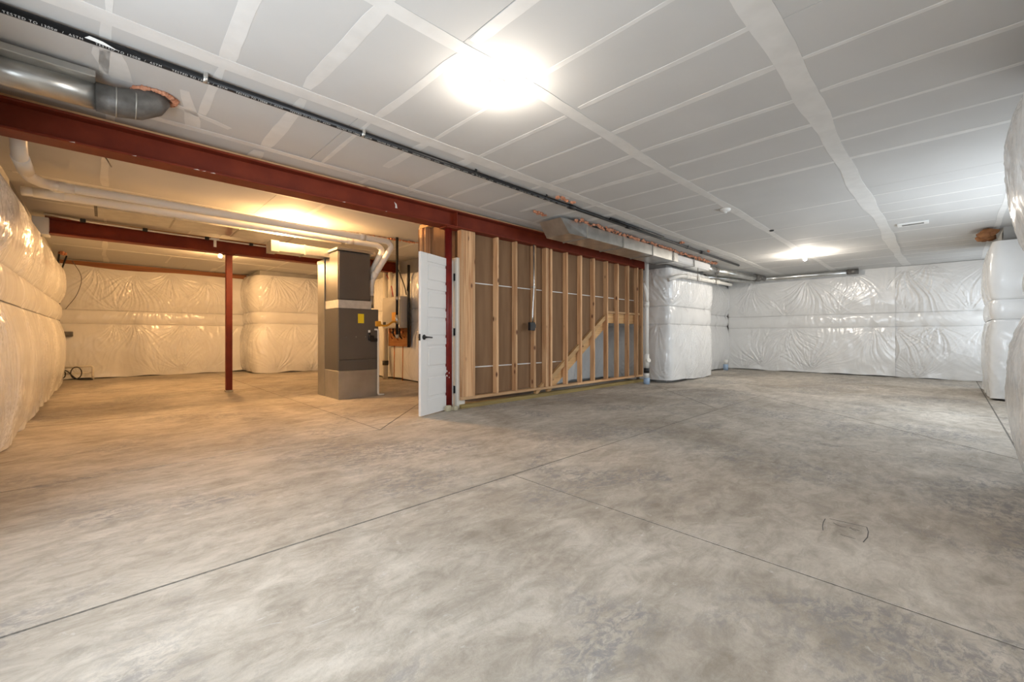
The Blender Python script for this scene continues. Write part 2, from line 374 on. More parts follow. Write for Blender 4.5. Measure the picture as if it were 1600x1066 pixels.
# ------------------------------------------------------------------ foundation walls
def struct(name, mb, m='foundation'): return mb.build(name, m, kind='structure')
def wall_hole_x(x0, x1, ya, yb, hy0, hy1, hz0, hz1, H=2.9):
    return MB().box(x0, x1, ya, hy0, 0, H).box(x0, x1, hy1, yb, 0, H).box(x0, x1, hy0, hy1, 0, hz0).box(x0, x1, hy0, hy1, hz1, H)
def wall_hole_y(y0, y1, xa, xb, hx0, hx1, hz0, hz1, H=2.9):
    return MB().box(xa, hx0, y0, y1, 0, H).box(hx1, xb, y0, y1, 0, H).box(hx0, hx1, y0, y1, 0, hz0).box(hx0, hx1, y0, y1, hz1, H)
struct('wall_left', wall_hole_x(-0.92, -0.76, -1.3, 14.05, -0.1, 3.0, 0.8, 2.1))
struct('wall_back_left', bx(-0.76, 2.95, 13.9, 14.05, 0, 2.9))
struct('wall_corner_left', bx(2.95, 5.1, 12.62, 14.05, 0, 2.9))
struct('wall_middle', bx(4.95, 5.1, 5.87, 12.62, 0, 2.9))
struct('wall_stair', bx(3.60, 8.62, 5.72, 5.87, 0, 2.9))
struct('wall_corner_right', bx(8.62, 10.6, 4.2, 6.05, 0, 2.9))
struct('wall_back', bx(10.6, 13.78, 4.82, 4.98, 0, 2.9))
struct('wall_end', bx(13.78, 13.93, -1.3, 4.98, 0, 2.9))
struct('wall_right', bx(-0.76, 4.42, -1.3, -0.5, 0, 2.9))
struct('wall_recess', wall_hole_y(-1.3, -1.15, 4.42, 9.98, 5.8, 8.8, 0.85, 2.15))
struct('wall_pier', bx(9.98, 11.82, -1.3, -0.58, 0, 2.9))
struct('wall_far_recess', wall_hole_y(-1.3, -1.15, 11.82, 13.78, 12.15, 13.35, 0.75, 2.05))
def window(name, c, half, z0, z1, axis):
    o = empty(name, (0, 0, 0), kind='structure'); fr = MB(); g = MB(); t = 0.05; a, b = c[axis] - half, c[axis] + half; k = c[1 - axis]
    def bb(mb, u0, u1, za, zb, d):
        if axis == 0: mb.box(u0, u1, k - d, k + d, za, zb)
        else: mb.box(k - d, k + d, u0, u1, za, zb)
    bb(fr, a, b, z0, z0 + t, 0.035); bb(fr, a, b, z1 - t, z1, 0.035); bb(fr, a, a + t, z0 + t, z1 - t, 0.035); bb(fr, b - t, b, z0 + t, z1 - t, 0.035); bb(fr, (a + b) / 2 - 0.03, (a + b) / 2 + 0.03, z0 + t, z1 - t, 0.03)
    fr.build('window_frame', 'white', o)
    for u0, u1 in ((a + t, (a + b) / 2 - 0.03), ((a + b) / 2 + 0.03, b - t)):
        g = MB(); bb(g, u0, u1, z0 + t, z1 - t, 0.003); g.build('pane', 'glass', o)
window('window_1', (-0.86, 1.45), 1.55, 0.8, 2.1, 1)
window('window_2', (7.3, -1.25), 1.5, 0.85, 2.15, 0)
window('window_3', (12.75, -1.25), 0.6, 0.75, 2.05, 0)

# ------------------------------------------------------------------ plastic-faced insulation blankets
def vnoise(x, y, seed):
    rs = np.random.RandomState(seed); T = rs.rand(64, 64)
    xi = np.floor(x).astype(int); yi = np.floor(y).astype(int); fx = x - xi; fy = y - yi
    fx = fx * fx * (3 - 2 * fx); fy = fy * fy * (3 - 2 * fy)
    a = T[xi % 64, yi % 64]; b = T[(xi + 1) % 64, yi % 64]; c = T[xi % 64, (yi + 1) % 64]; d = T[(xi + 1) % 64, (yi + 1) % 64]
    return (a * (1 - fx) + b * fx) * (1 - fy) + (c * (1 - fx) + d * fx) * fy
def ridges(th, seed, n):
    t = th * n; k = vnoise(t, np.zeros_like(t) + seed * 1.7, seed); k2 = vnoise(t * 1.9, np.zeros_like(t) + 3.1, seed + 9)
    return (1 - np.abs(2 * k - 1)) ** 2 * 0.9 + (1 - np.abs(2 * k2 - 1)) ** 2 * 0.35 - 0.4
def blanket(label, path, side, z0=0.03, z1=2.6, seams=(1.22, 1.50), pins=(), seed=1, res=0.018, bulge=0.07, rc=0.12, amp=1.0, top_sag=0.03, hem=0.03, cat='insulation', group=None, auto=0.9, vfold=0.0):
    # resample the floor path with rounded corners
    P = [Vector((*p, 0)) for p in path]; Q = [P[0]]
    for i in range(1, len(P) - 1):
        a, b, c = P[i - 1], P[i], P[i + 1]; p1 = b + (a - b).normalized() * rc; p2 = b + (c - b).normalized() * rc
        for t in range(9): t /= 8; Q.append(p1 * (1 - t) ** 2 + b * 2 * t * (1 - t) + p2 * t * t)
    Q.append(P[-1]); S = [0]
    for a, b in zip(Q, Q[1:]): S.append(S[-1] + (b - a).length)
    L = S[-1]; nu = int(L / res) + 1; U = np.linspace(0, L, nu)
    qx = np.interp(U, S, [q.x for q in Q]); qy = np.interp(U, S, [q.y for q in Q])
    tx = np.gradient(qx, U); ty = np.gradient(qy, U)
    k = max(1, int(0.10 / res)); ker = np.ones(2 * k + 1) / (2 * k + 1)
    tx = np.convolve(np.pad(tx, k, 'edge'), ker, 'valid'); ty = np.convolve(np.pad(ty, k, 'edge'), ker, 'valid')
    ln = np.hypot(tx, ty); nx, ny = -ty / ln * side, tx / ln * side
    rs = np.random.RandomState(seed)
    zz = [z0, seams[0], seams[1], z1]
    pl = list(pins)
    if auto:      # staple points along the seams, hem and top
        for zi, zc in enumerate(zz):
            u = rs.uniform(0.2, auto)
            while u < L - 0.1:
                dirs = {0: [1], 1: [-1], 2: [1], 3: [-1]}[zi]
                pl.append((u, zc, dirs[0], rs.uniform(0.35, 0.75), rs.uniform(0.5, 1.25))); u += rs.uniform(0.75, 1.35) * auto
    def height(u, z):
        h = np.zeros_like(u)
        zt = z
        for a, b, am in ((zz[0], zz[1], 1.0), (zz[1], zz[2], 0.42), (zz[2], zz[3], 1.0)):
            t = np.clip((zt - a) / (b - a), 0, 1); m = (zt >= a) & (zt <= b)
            h += np.where(m, am * bulge * (1 - np.abs(2 * t - 1) ** 2.6), 0)
        h *= 0.75 + 0.5 * vnoise(u * 1.1 + 5, z * 1.3 + 2, seed)
        for i, (pu, pz, dr, Rr, A) in enumerate(pl):
            du = u - pu; dz = (z - pz) * dr; r = np.hypot(du, dz) + 1e-6
            near = r < Rr * 3
            if not near.any(): continue
            th = np.arctan2(du + 0.03 * np.sin(7 * r + i), np.maximum(dz, -0.3) + 0.02)
            win = np.exp(-(th / 1.15) ** 4) * (dz > -0.06)
            rad = np.clip(r / 0.10, 0, 1) * np.exp(-(r / Rr) ** 2)
            h += np.where(near, amp * A * 0.019 * ridges(th + 0.03 * np.sin(r * 6 + i), seed * 31 + i, 15.0) * win * rad, 0)
            h -= np.where(near, 0.022 * np.exp(-(r / 0.09) ** 2), 0)
        # loose crumple and long soft folds
        c1 = vnoise(u * 5 + 3 * vnoise(u * 2, z * 2, seed + 4), z * 3.2, seed + 5); h += amp * 0.008 * (c1 - 0.5)
        c2 = 1 - np.abs(2 * vnoise(u * 11 + 2 * vnoise(z * 3, u, seed + 6), z * 3.5 + u * 2, seed + 7) - 1)
        msk = np.clip((vnoise(u * 1.4, z * 1.7, seed + 8) - 0.45) * 4, 0, 1); h += amp * 0.006 * c2 * msk
        if vfold:
            f1 = 1 - np.abs(2 * vnoise(u * 9 + 1.5 * vnoise(z * 2, u * 2, seed + 12), z * 0.9, seed + 11) - 1); h += vfold * f1
        return h
    root = empty('insulation_blanket', (path[0][0], path[0][1], 0), label=label, cat=cat, group=group)
    off = Vector((path[0][0], path[0][1], 0))
    hemn = vnoise(U * 2.6, U * 0 + seed, seed + 2); hemf = vnoise(U * 6.5, U * 0 + 1, seed + 3); topn = vnoise(U * 0.9, U * 0 + 4, seed + 1)
    for nm, a, b in (('lower_sheet', zz[0], zz[1]), ('seam_band', zz[1], zz[2]), ('upper_sheet', zz[2], zz[3])):
        nz = max(6, int((b - a) / res)); Z = np.linspace(a, b, nz)
        u, z = np.meshgrid(U, Z); h = height(u, z); zr = z.copy()
        if nm == 'lower_sheet':
            k = np.clip(1 - (z - a) / 0.28, 0, 1) ** 2
            zr = z + k * hem * (hemn * 1.6 - 0.75)[None, :]; zr = np.maximum(zr, 0.004)
            h = h + k * (0.045 * hemn + 0.03 * (hemf - 0.3))[None, :]
        if nm == 'upper_sheet':
            k = np.clip(1 - (b - z) / 0.4, 0, 1) ** 2; zr = z - k * top_sag * topn[None, :] * 2
        if nm == 'seam_band': h = h + 0.004
        else:
            e = (b if nm == 'lower_sheet' else a); h = h + 0.010 * np.exp(-((z - e) / 0.03) ** 2) - 0.017 * np.exp(-((z - e) / 0.016) ** 2)
        h = h + 0.02
        V = np.stack([qx[None, :] + nx[None, :] * h - off.x, qy[None, :] + ny[None, :] * h - off.y, zr], -1).reshape(-1, 3)
        i, j = np.meshgrid(np.arange(nz - 1), np.arange(nu - 1), indexing='ij'); q = (i * nu + j).ravel()
        F = np.stack([q, q + 1, q + nu + 1, q + nu], -1)
        if side > 0: F = F[:, ::-1]
        me = bpy.data.meshes.new(nm); me.vertices.add(len(V)); me.vertices.foreach_set('co', V.ravel().astype(np.float32))
        me.loops.add(F.size); me.loops.foreach_set('vertex_index', F.ravel().astype(np.int32)); me.polygons.add(len(F))
        me.polygons.foreach_set('loop_start', np.arange(0, F.size, 4, dtype=np.int32))
        me.update(calc_edges=True); me.polygons.foreach_set('use_smooth', np.ones(len(F), dtype=bool)); me.materials.append(M['plastic']); me.validate()
        o = bpy.data.objects.new(nm, me); col.objects.link(o); o.parent = root
    return root
GI = None
blanket('white plastic insulation blanket hanging along the left wall beside the steel beams', [(-0.66, 3.15), (-0.66, 12.1)], -1, z1=2.40, seams=(1.30, 1.62), seed=3, bulge=0.085, amp=1.1, hem=0.06, vfold=0.004, top_sag=0.02, res=0.018, auto=1.4)
blanket('wide white plastic insulation blanket behind the square red post', [(-0.74, 13.82), (2.9, 13.82)], -1, z1=2.62, seams=(1.28, 1.58), seed=11, amp=1.3, z0=0.012, pins=[(0.75 + 0.55, 2.5, -1, 0.9, 1.6), (2.0, 2.5, -1, 0.9, 1.5), (2.75, 2.45, -1, 0.7, 1.2), (1.25, 1.28, -1, 0.7, 1.4), (2.15, 1.28, -1, 0.7, 1.3), (2.15, 0.1, 1, 0.6, 1.5)], auto=1.2, bulge=0.06, res=0.013)
blanket('white plastic insulation blanket wrapped round the corner beside the furnace', [(2.85, 13.75), (2.85, 12.52), (4.9, 12.52)], -1, z1=2.64, seams=(1.32, 1.62), seed=21, rc=0.3, auto=0.8, bulge=0.10, amp=2.0, res=0.015, hem=0.05)
blanket('white plastic insulation blanket behind the wall-hung water heater', [(4.85, 12.4), (4.85, 6.1)], -1, z1=2.42, seams=(1.3, 1.58), seed=31, auto=0.8, amp=1.3, res=0.018)
blanket('white plastic insulation blanket under the stairs behind the studs', [(3.7, 5.66), (8.54, 5.66), (8.54, 4.82)], -1, z1=2.4, seed=41, auto=0.9, amp=1.5, res=0.02)
blanket('white plastic insulation blanket wrapped round the corner by the white drain stack', [(8.54, 4.73), (8.54, 4.10), (10.72, 4.10), (10.72, 4.75)], -1, z1=2.44, seams=(1.25, 1.62), seed=51, rc=0.1, auto=0.8, amp=1.7, bulge=0.06, hem=0.04, vfold=0.005, res=0.014)
blanket('narrow white plastic insulation blanket between the stack corner and the end wall', [(10.75, 4.72), (13.62, 4.72)], -1, z1=2.5, seams=(1.28, 1.58), seed=61, auto=0.8, res=0.016)
blanket('broad white plastic insulation blanket on the end wall below the round duct run', [(13.68, 4.66), (13.68, 0.90)], -1, z1=2.655, seams=(1.22, 1.54), seed=71, amp=1.25, z0=0.012, top_sag=0.006, pins=[(0.7, 2.35, -1, 0.6, 1.3), (2.05, 2.5, -1, 0.9, 1.7), (1.5, 1.54, 1, 0.5, 1.2), (0.85, 1.22, -1, 0.5, 1.0), (0.85, 0.12, 1, 0.8, 1.6), (1.55, 1.22, -1, 0.85, 1.7), (2.1, 0.1, 1, 0.7, 1.6)], auto=1.7, bulge=0.05, res=0.013)
blanket('shorter white plastic insulation blanket on the end wall next to the pier', [(13.705, 1.05), (13.705, -0.95)], -1, z1=2.655, seams=(1.22, 1.54), seed=81, amp=1.25, z0=0.012, top_sag=0.006, pins=[(0.35, 2.58, -1, 0.95, 1.7), (0.18, 1.22, -1, 0.8, 1.6), (0.9, 1.22, -1, 0.6, 1.3)], auto=1.0, bulge=0.05, res=0.013)
blanket('white plastic insulation blanket wrapped round the pier between the windows', [(11.92, -1.1), (11.92, -0.48), (9.86, -0.48), (9.86, -1.12)], -1, z1=2.46, seams=(1.25, 1.55), seed=91, rc=0.12, auto=1.2, bulge=0.05, res=0.022)
blanket('bulging white plastic insulation blanket close along the right wall', [(4.55, -1.12), (4.55, -0.40), (0.5, -0.40)], -1, z1=2.62, seams=(1.22, 1.48), seed=101, rc=0.16, auto=1.3, bulge=0.10, amp=1.1, hem=0.06, vfold=0.004, res=0.018)

# ------------------------------------------------------------------ steel beams and posts
def beam(label, x0, x1, yc, zb, zt, stiff=(), fw=0.10):
    o = empty('steel_beam', (x0, yc, zb), label=label, cat='beam'); L = x1 - x0; h = zt - zb
    MB().box(0, L, -fw, fw, 0, 0.018, 0.003).build('bottom_flange', 'red', o)
    MB().box(0, L, -fw, fw, h - 0.018, h, 0.003).build('top_flange', 'red', o)
    MB().box(0, L, -0.006, 0.006, 0.018, h - 0.018).build('web', 'red', o)
    MB().box(0, L, -fw + 0.01, fw - 0.01, h, h + 0.018).build('nailer_board', 'studx', o)
    for sx in stiff:
        for sg in (-1, 1): MB().box(sx - 0.006, sx + 0.006, min(sg * 0.006, sg * (fw - 0.008)), max(sg * 0.006, sg * (fw - 0.008)), 0.018, h - 0.018).build('stiffener_plate', 'red', o)
    return o
b1 = beam('long red steel beam above the open white door and the stud wall', -0.74, 8.58, 4.68, 2.45, 2.675, stiff=(4.15,))
for x in (0.55, 0.9, 1.3, 1.36, 1.42, 2.6, 3.1): MB().add([(x, -0.1006, 0.002), (x + random.uniform(0.02, 0.06), -0.1006, 0.003), (x + 0.03, -0.1006, 0.010)], [(0, 1, 2)]).build('paint_chip', 'chip', b1)
MB().prism([(3.28, -0.0065, 0.10), (3.31, -0.0065, 0.10), (3.30, -0.0065, 0.15), (3.27, -0.0065, 0.17), (3.285, -0.0065, 0.13)], (0, -0.002, 0)).build('paint_chip', 'chip', b1)
beam('dark red steel beam behind the furnace with a bulb below it', -0.60, 4.88, 8.93, 2.45, 2.68)
o = empty('steel_post', (3.33, 4.68, 0), label='round red steel post beside the open white door', cat='post')
MB().tube([(0, 0, 0.06), (0, 0, 2.43)], 0.050, 24).build('shaft', 'redcol', o)
MB().box(-0.09, 0.09, -0.09, 0.09, 2.434, 2.449, 0.002).build('cap_plate', 'red', o)
MB().box(-0.085, 0.085, -0.075, 0.075, 0.0, 0.045, 0.006).box(-0.09, -0.02, -0.10, -0.05, 0.0, 0.075, 0.006).box(0.03, 0.085, -0.105, -0.055, 0.0, 0.055, 0.006).build('grout_base', 'footing', o)
for sx in (-1, 1): MB().lathe([(0.012, 0), (0.012, 0.03)], (sx * 0.06, 0, 0.045), seg=8).build('anchor_bolt', 'galv', o)
for z in (0.46, 0.52): MB().add([(-0.047, -0.024, z), (-0.018, -0.0482, z - 0.03), (-0.018, -0.0482, z - 0.012), (-0.047, -0.024, z + 0.02)], [(0, 1, 2, 3)]).build('tape_mark', 'chip', o)
o = empty('steel_post', (1.60, 8.93, 0), label='slim square red steel post in front of the tan-lit blanket', cat='post')
MB().box(-0.048, 0.048, -0.048, 0.048, 0.03, 2.435, 0.006).build('shaft', 'red', o)
MB().box(-0.08, 0.08, -0.08, 0.08, 2.436, 2.449).build('cap_plate', 'red', o)
MB().box(-0.06, 0.06, -0.06, 0.06, 0.0, 0.03, 0.004).build('grout_base', 'footing', o)
MB().tube([(0.25 * math.cos(a), 0.25 * math.sin(a), 0.001) for a in np.linspace(0, 6.2832, 41)], 0.005, 6).build('isolation_ring', 'footing', o)

# ------------------------------------------------------------------ stud wall with stair stringer
sw = empty('stud_wall', (3.5, 4.62, 0), label='open spruce stud wall with brown drywall backs and a stair stringer', cat='wall frame')
def sx(x): return x - 3.5
MB().box(0, sx(8.42), -0.01, 0.10, 0.0, 0.055, 0.002).build('sill_plate', 'treated', sw)
for a, b in ((0, 2.6), (2.603, sx(8.42))): MB().box(a, b, 0, 0.09, 0.115, 0.155, 0.002).build('bottom_plate', 'studx', sw)
stud = MB().box(-0.019, 0.019, 0, 0.089, 0.156, 2.447, 0.002).mesh('stud', 'studz')
for xr in (4.19, 4.58, 5.0, 5.275, 5.31, 5.405, 5.82, 6.23, 6.63, 7.07, 7.45, 7.85, 8.22, 8.42): inst('stud', stud, sw, (sx(xr) - 0.019, 0, 0))
for dx in (0.02, 0.06, 0.10, 0.225): inst('stud', stud, sw, (dx, 0, 0))
MB().box(0.12, 0.205, 0.0, 0.089, 0.156, 2.447, 0.002).build('corner_post', 'studz', sw)
# drywall sheets seen from the back, cut above the stringer
SL = 0.665
def zlow(x): return 0.40 + (x - 5.54) * SL
def sheet(x0, x1, z0, z1):
    pts = [(x0, z0), (x1, z0), (x1, z1), (x0, z1)]
    xs0, xs1 = 5.35, 7.12
    poly = pts
    if x1 > xs0:       # keep above stringer line z >= zlow
        poly = clip(pts, SL, -1, SL * 5.54 - 0.40 - 0.0) if x0 < xs1 - 0.01 else clip(pts, 0, -1, -1.48)
    if len(poly) < 3: return
    MB().prism([(sx(x), 0.0905, z) for x, z in poly], (0, 0.0127, 0)).build('drywall_back', 'kraft', sw)
for z0, z1 in ((0.16, 0.548), (0.556, 1.748), (1.756, 2.447)):
    sheet(3.72, 5.35, z0, z1); sheet(5.353, 7.12, z0, z1); sheet(7.123, 8.40, max(z0, 1.2), z1)
    if z0 > 0.2: MB().box(sx(3.72), sx(8.38) if z0 > 1 else sx(5.6), 0.0895, 0.0915, z0 - 0.012, z0 + 0.002).build('seam_tape', 'white', sw)
def slant(x0, x1, zoff, hgt, y0, y1, name):
    MB().prism([(sx(x0), y0, zoff + (x0 - 5.54) * SL), (sx(x1), y0, zoff + (x1 - 5.54) * SL), (sx(x1), y0, zoff + hgt + (x1 - 5.54) * SL), (sx(x0), y0, zoff + hgt + (x0 - 5.54) * SL)], (0, y1 - y0, 0)).build(name, 'stringerw', sw)
M['stringerw'] = wood_mat('stringer_board', (0.72, 0.45, 0.21), (0.54, 0.31, 0.13), 0)
slant(5.40, 7.10, 0.10, 0.21, 0.106, 0.146, 'stair_stringer')
for a, b in ((5.41, 5.778), (5.824, 6.188), (6.234, 6.588), (6.634, 7.028)): slant(a, b, 0.315, 0.095, 0.035, 0.089, 'stringer_cleat')
slant(5.04, 5.23, 0.36, 0.07, 0.035, 0.089, 'stringer_cleat')
MB().box(sx(7.12), sx(8.38), 0.105, 0.145, 1.25, 1.44, 0.002).build('landing_joist', 'stringerw', sw)
MB().box(sx(7.12), sx(8.38), 0.06, 0.13, 1.445, 1.485, 0.002).build('landing_ledger', 'studx', sw)
# cable stapled down a stud plus its box
eb = empty('outlet_box', (4.86, 4.60, 1.08), label='black outlet box with grey conduit on the stud wall', cat='outlet box')
MB().box(-0.055, 0.055, -0.045, 0.018, 0.0, 0.13, 0.006).build('box', 'black', eb)
MB().box(0.055, 0.085, -0.03, 0.0, 0.04, 0.10, 0.004).build('side_tab', 'black', eb)
MB().tube([(0.03, -0.005, 0.13), (0.03, -0.005, 0.30), (0.055, -0.012, 0.7), (0.05, -0.012, 1.36)], 0.012, 10, 0.1).build('conduit', 'galv', eb)
MB().box(0.02, 0.07, -0.03, 0.018, 0.68, 0.70).build('strap', 'galv', eb)
# door wall running back from the corner
dw = empty('door_wall', (3.5, 4.72, 0), label='spruce door framing with brown drywall above the white door', cat='wall frame')
for y, zt in ((0.90, 2.64), (0.94, 2.64)): MB().box(0, 0.089, y - 0.019, y + 0.019, 0.0, zt, 0.002).build('stud', 'studz', dw)
MB().box(0, 0.089, 0.79, 0.83, 2.10, 2.64, 0.002).build('cripple_stud', 'studz', dw)
MB().box(0, 0.089, 0.16, 0.20, 2.10, 2.64, 0.002).build('cripple_stud', 'studz', dw)
MB().box(0, 0.089, 0.07, 0.96, 2.645, 2.70, 0.002).build('top_plate', 'study', dw)
MB().box(0, 0.089, 0.07, 0.879, 2.07, 2.098, 0.002).build('header', 'study', dw)
MB().box(0.09, 0.103, 0.07, 0.96, 2.10, 2.64).build('drywall_back', 'kraft', dw)
MB().box(0.0, 0.16, 0.962, 0.995, 0.0, 2.64).build('return_panel', 'kraft', dw)
door = empty('door_1', (3.47, 4.76, 0), kind='structure')
MB().box(-0.012, 0.125, -0.10, 0.012, 0.0, 2.065, 0.003).build('jamb', 'jamb', door)
MB().box(-0.012, 0.125, 0.80, 0.83, 0.0, 2.065, 0.003).build('jamb', 'jamb', door)
MB().box(-0.012, 0.125, 0.012, 0.80, 2.04, 2.065, 0.003).build('head_jamb', 'jamb', door)
for z in (0.26, 1.05, 1.80):
    MB().box(-0.022, -0.012, -0.062, -0.02, z - 0.05, z + 0.05).tube([(-0.024, -0.015, z - 0.052), (-0.024, -0.015, z + 0.052)], 0.008, 8).build('hinge', 'black', door)
ang = math.atan2(-0.25, -0.67)
slab = MB(); DW = 0.715; t = 0.0175
# slab local: length along +x, thickness y; built as frame with recessed panels on both sides
pz = [0.22, 0.56, 0.60, 0.93, 0.97, 1.29, 1.33, 1.61, 1.65, 1.93]
pz = [0.20, 0.50, 0.585, 0.885, 0.97, 1.235, 1.32, 1.585, 1.67, 1.93]
slab.box(0, 0.13, -t, t, 0.012, 2.03, 0.002).box(DW - 0.13, DW, -t, t, 0.012, 2.03, 0.002)
edges = [0.012] + pz + [2.03]
for i in range(0, len(edges), 2): slab.box(0.13, DW - 0.13, -t, t, edges[i], edges[i + 1])
so = slab.build('slab', 'doorw', door); so.location = (-0.03, -0.02, 0); so.rotation_euler = (0, 0, ang)
for i in range(0, 10, 2):
    a, b = pz[i], pz[i + 1]
    pb = MB().box(0.13, DW - 0.13, -0.005, 0.005, a, b)
    pb.box(0.165, DW - 0.165, -0.0135, 0.0135, a + 0.035, b - 0.035, 0.005); pb.build('panel', 'doorw', so)
lv = MB()
for s in (-1, 1):
    lv.lathe([(0.032, 0), (0.032, 0.008), (0.012, 0.012), (0.012, 0.045)], (DW - 0.06, 0, 0.98), 'y', 16) if s == 1 else lv.lathe([(0.012, -0.045), (0.012, -0.012), (0.032, -0.008), (0.032, 0)], (DW - 0.06, 0, 0.98), 'y', 16)
for v in range(len(lv.v)):
    x, y, z = lv.v[v]; lv.v[v] = (x, y + (t if y > 0 else -t), z)
for s in (-1, 1): lv.tube([(DW - 0.06, s * (t + 0.042), 0.98), (DW - 0.10, s * (t + 0.045), 0.98), (DW - 0.17, s * (t + 0.043), 0.975)], 0.009, 10)
lv.build('lever_handle', 'black', so); MB().box(DW - 0.001, DW + 0.004, -0.012, 0.012, 0.94, 1.02).build('latch_plate', 'black', so)

# ------------------------------------------------------------------ furnace and its ducts
fu = empty('furnace', (2.62, 6.60, 0), label='tall grey furnace with galvanised base and plenum', cat='furnace')
MB().box(0, 0.65, 0, 0.56, 0, 0.445, 0.003).build('base_box', 'galvdull', fu)
MB().box(0, 0.66, 0.019, 0.56, 0.446, 1.43, 0.003).build('cabinet', 'furn', fu)
udp = MB().box(0.003, 0.66, -0.006, 0.018, 0.62, 1.43, 0.003).build('upper_door_panel', 'furn', fu)
MB().box(0.003, 0.66, -0.003, 0.018, 0.447, 0.617, 0.003).build('lower_door_panel', 'furn', fu)
MB().box(-0.004, 0.535, -0.008, 0.53, 1.431, 1.56, 0.003).build('sealed_collar', 'tape', fu)
MB().box(0, 0.53, 0.02, 0.52, 1.561, 2.33, 0.003).build('plenum', 'furn', fu)
MB().box(0.012, 0.52, -0.002, 0.02, 1.575, 2.32, 0.004).build('coil_cover', 'furn', fu)
MB().box(-0.03, 0.60, -0.03, 0.60, 2.335, 2.375, 0.004).build('plenum_flange', 'galvdull', fu)
MB().box(0.31, 0.41, -0.009, -0.0065, 1.20, 1.35).build('yellow_notice', 'yellow', udp)
MB().box(0.48, 0.57, -0.05, -0.007, 0.92, 1.0, 0.008).box(0.52, 0.63, -0.045, -0.007, 0.90, 0.955, 0.006).tube([(0.50, -0.03, 1.0), (0.50, -0.03, 1.05)], 0.012, 8).build('condensate_trap', 'black', fu)
MB().tube([(0.49, -0.03, 1.05), (0.49, -0.03, 1.09)], 0.018, 10).build('trap_cap', 'white', fu)
MB().tube([(0.58, -0.03, 1.10), (0.64, -0.04, 1.10), (0.64, -0.04, 0.025), (0.74, -0.05, 0.02)], 0.015, 10, 0.03).build('drain_line', 'pvc', fu)
for i in range(3): MB().lathe([(0.006, -0.010), (0.006, -0.006)], (0.12 + 0.16 * i, 0, 0.98), 'y', 8).build('screw', 'galv', udp)
rd = empty('return_duct', (2.62, 7.165, 0), label='flat galvanised return drop standing behind the furnace', cat='duct')
MB().box(-0.005, 0.60, 0, 0.30, 0, 2.25, 0.003).build('drop', 'galvdull', rd)
MB().box(-0.012, 0.61, -0.004, 0.31, 2.20, 2.26, 0.003).build('collar', 'galvdull', rd)
bd = empty('branch_duct', (1.78, 6.95, 2.24), label='short galvanised branch duct from the furnace plenum', cat='duct')
MB().box(0.0, 0.86, 0.0, 0.24, 0.02, 0.16, 0.003).build('duct_body', 'galv', bd)
MB().box(-0.012, 0.0, -0.012, 0.252, 0.005, 0.175, 0.003).box(0.0, 0.10, -0.01, 0.25, 0.008, 0.172, 0.003).build('end_cap', 'galvdull', bd)
MB().box(0.45, 0.475, -0.006, 0.246, 0.012, 0.168).build('drive_cleat', 'galvdull', bd)
td = empty('pan_duct', (-0.08, 7.22, 2.53), label='long shallow galvanised pan duct under the ceiling', cat='duct')
MB().box(0.02, 3.0, 0, 0.62, 0.03, 0.185, 0.003).build('duct_body', 'galv', td)
MB().box(-0.01, 0.02, -0.02, 0.64, 0.05, 0.19).box(-0.01, 0.28, -0.025, 0.0, 0.12, 0.19).build('end_flange', 'mastic', td)
for k in range(1, 4): MB().box(k * 0.75, k * 0.75 + 0.02, -0.006, 0.626, 0.024, 0.19).build('drive_cleat', 'galvdull', td)
# PVC vents
def pvc_run(label, pts, r, couplings, bend=0.14):
    o = empty('vent_pipe', pts[0], label=label, cat='pipe'); off = Vector(pts[0])
    MB().tube([Vector(p) - off for p in pts], r, 18, bend).build('pipe', 'pvc', o)
    for a, b in couplings: MB().tube([Vector(a) - off, Vector(b) - off], r * 1.13, 18).build('coupling', 'pvc', o)
    return o
pv = pvc_run('white vent pipe nearer the red beam, elbowed down into the furnace', [(3.20, 6.70, 1.46), (3.20, 6.70, 1.90), (3.40, 6.36, 2.46), (3.33, 6.35, 2.53), (-0.43, 6.35, 2.53), (-0.49, 5.75, 2.43), (-0.475, 5.0, 2.41), (-0.47, 4.88, 2.70)], 0.047,
        [((3.20, 6.70, 1.70), (3.20, 6.70, 1.92)), ((2.85, 6.35, 2.53), (2.93, 6.35, 2.53)), ((-0.40, 6.35, 2.53), (-0.22, 6.35, 2.53)), ((-0.478, 5.1, 2.412), (-0.486, 5.55, 2.426)), ((3.21, 6.685, 1.93), (3.25, 6.61, 2.05))])
MB().tube([Vector((3.20, 6.70, 1.46)) - Vector((3.2, 6.7, 1.46)), (0, 0, 0.20)], 0.049, 16).build('transition_sleeve', 'galv', pv)
pvc_run('white vent pipe behind its twin, running to the furnace', [(3.215, 6.83, 1.44), (3.215, 6.83, 1.98), (3.31, 6.50, 2.41), (3.22, 6.49, 2.475), (-0.50, 6.49, 2.465), (-0.60, 6.50, 2.46)], 0.045,
        [((2.70, 6.49, 2.474), (2.80, 6.49, 2.475)), ((-0.52, 6.49, 2.465), (-0.30, 6.49, 2.466))])
# thin white line with black clips near the back beam
ln = empty('water_line', (-0.6, 8.72, 2.66), label='thin white water line clipped along the dark red beam', cat='pipe')
MB().tube([(0, 0, 0.03), (0.35, 0, 0.0), (0.9, 0, -0.012), (1.4, 0, -0.02), (1.9, 0, -0.02), (3.0, 0, -0.03), (3.4, 0, -0.03)], 0.013, 10).build('tube', 'pvc', ln)
for x, z in ((0.38, 0.0), (1.06, -0.015), (1.85, -0.02), (2.5, -0.027)): MB().box(x - 0.03, x + 0.03, -0.022, 0.02, z - 0.022, z + 0.03, 0.004).build('clip', 'black', ln)
MB().box(1.90, 2.02, -0.03, -0.024, -0.02, 0.0).box(1.94, 1.98, -0.03, -0.024, -0.15, -0.02).build('hanging_tag', 'white', ln)

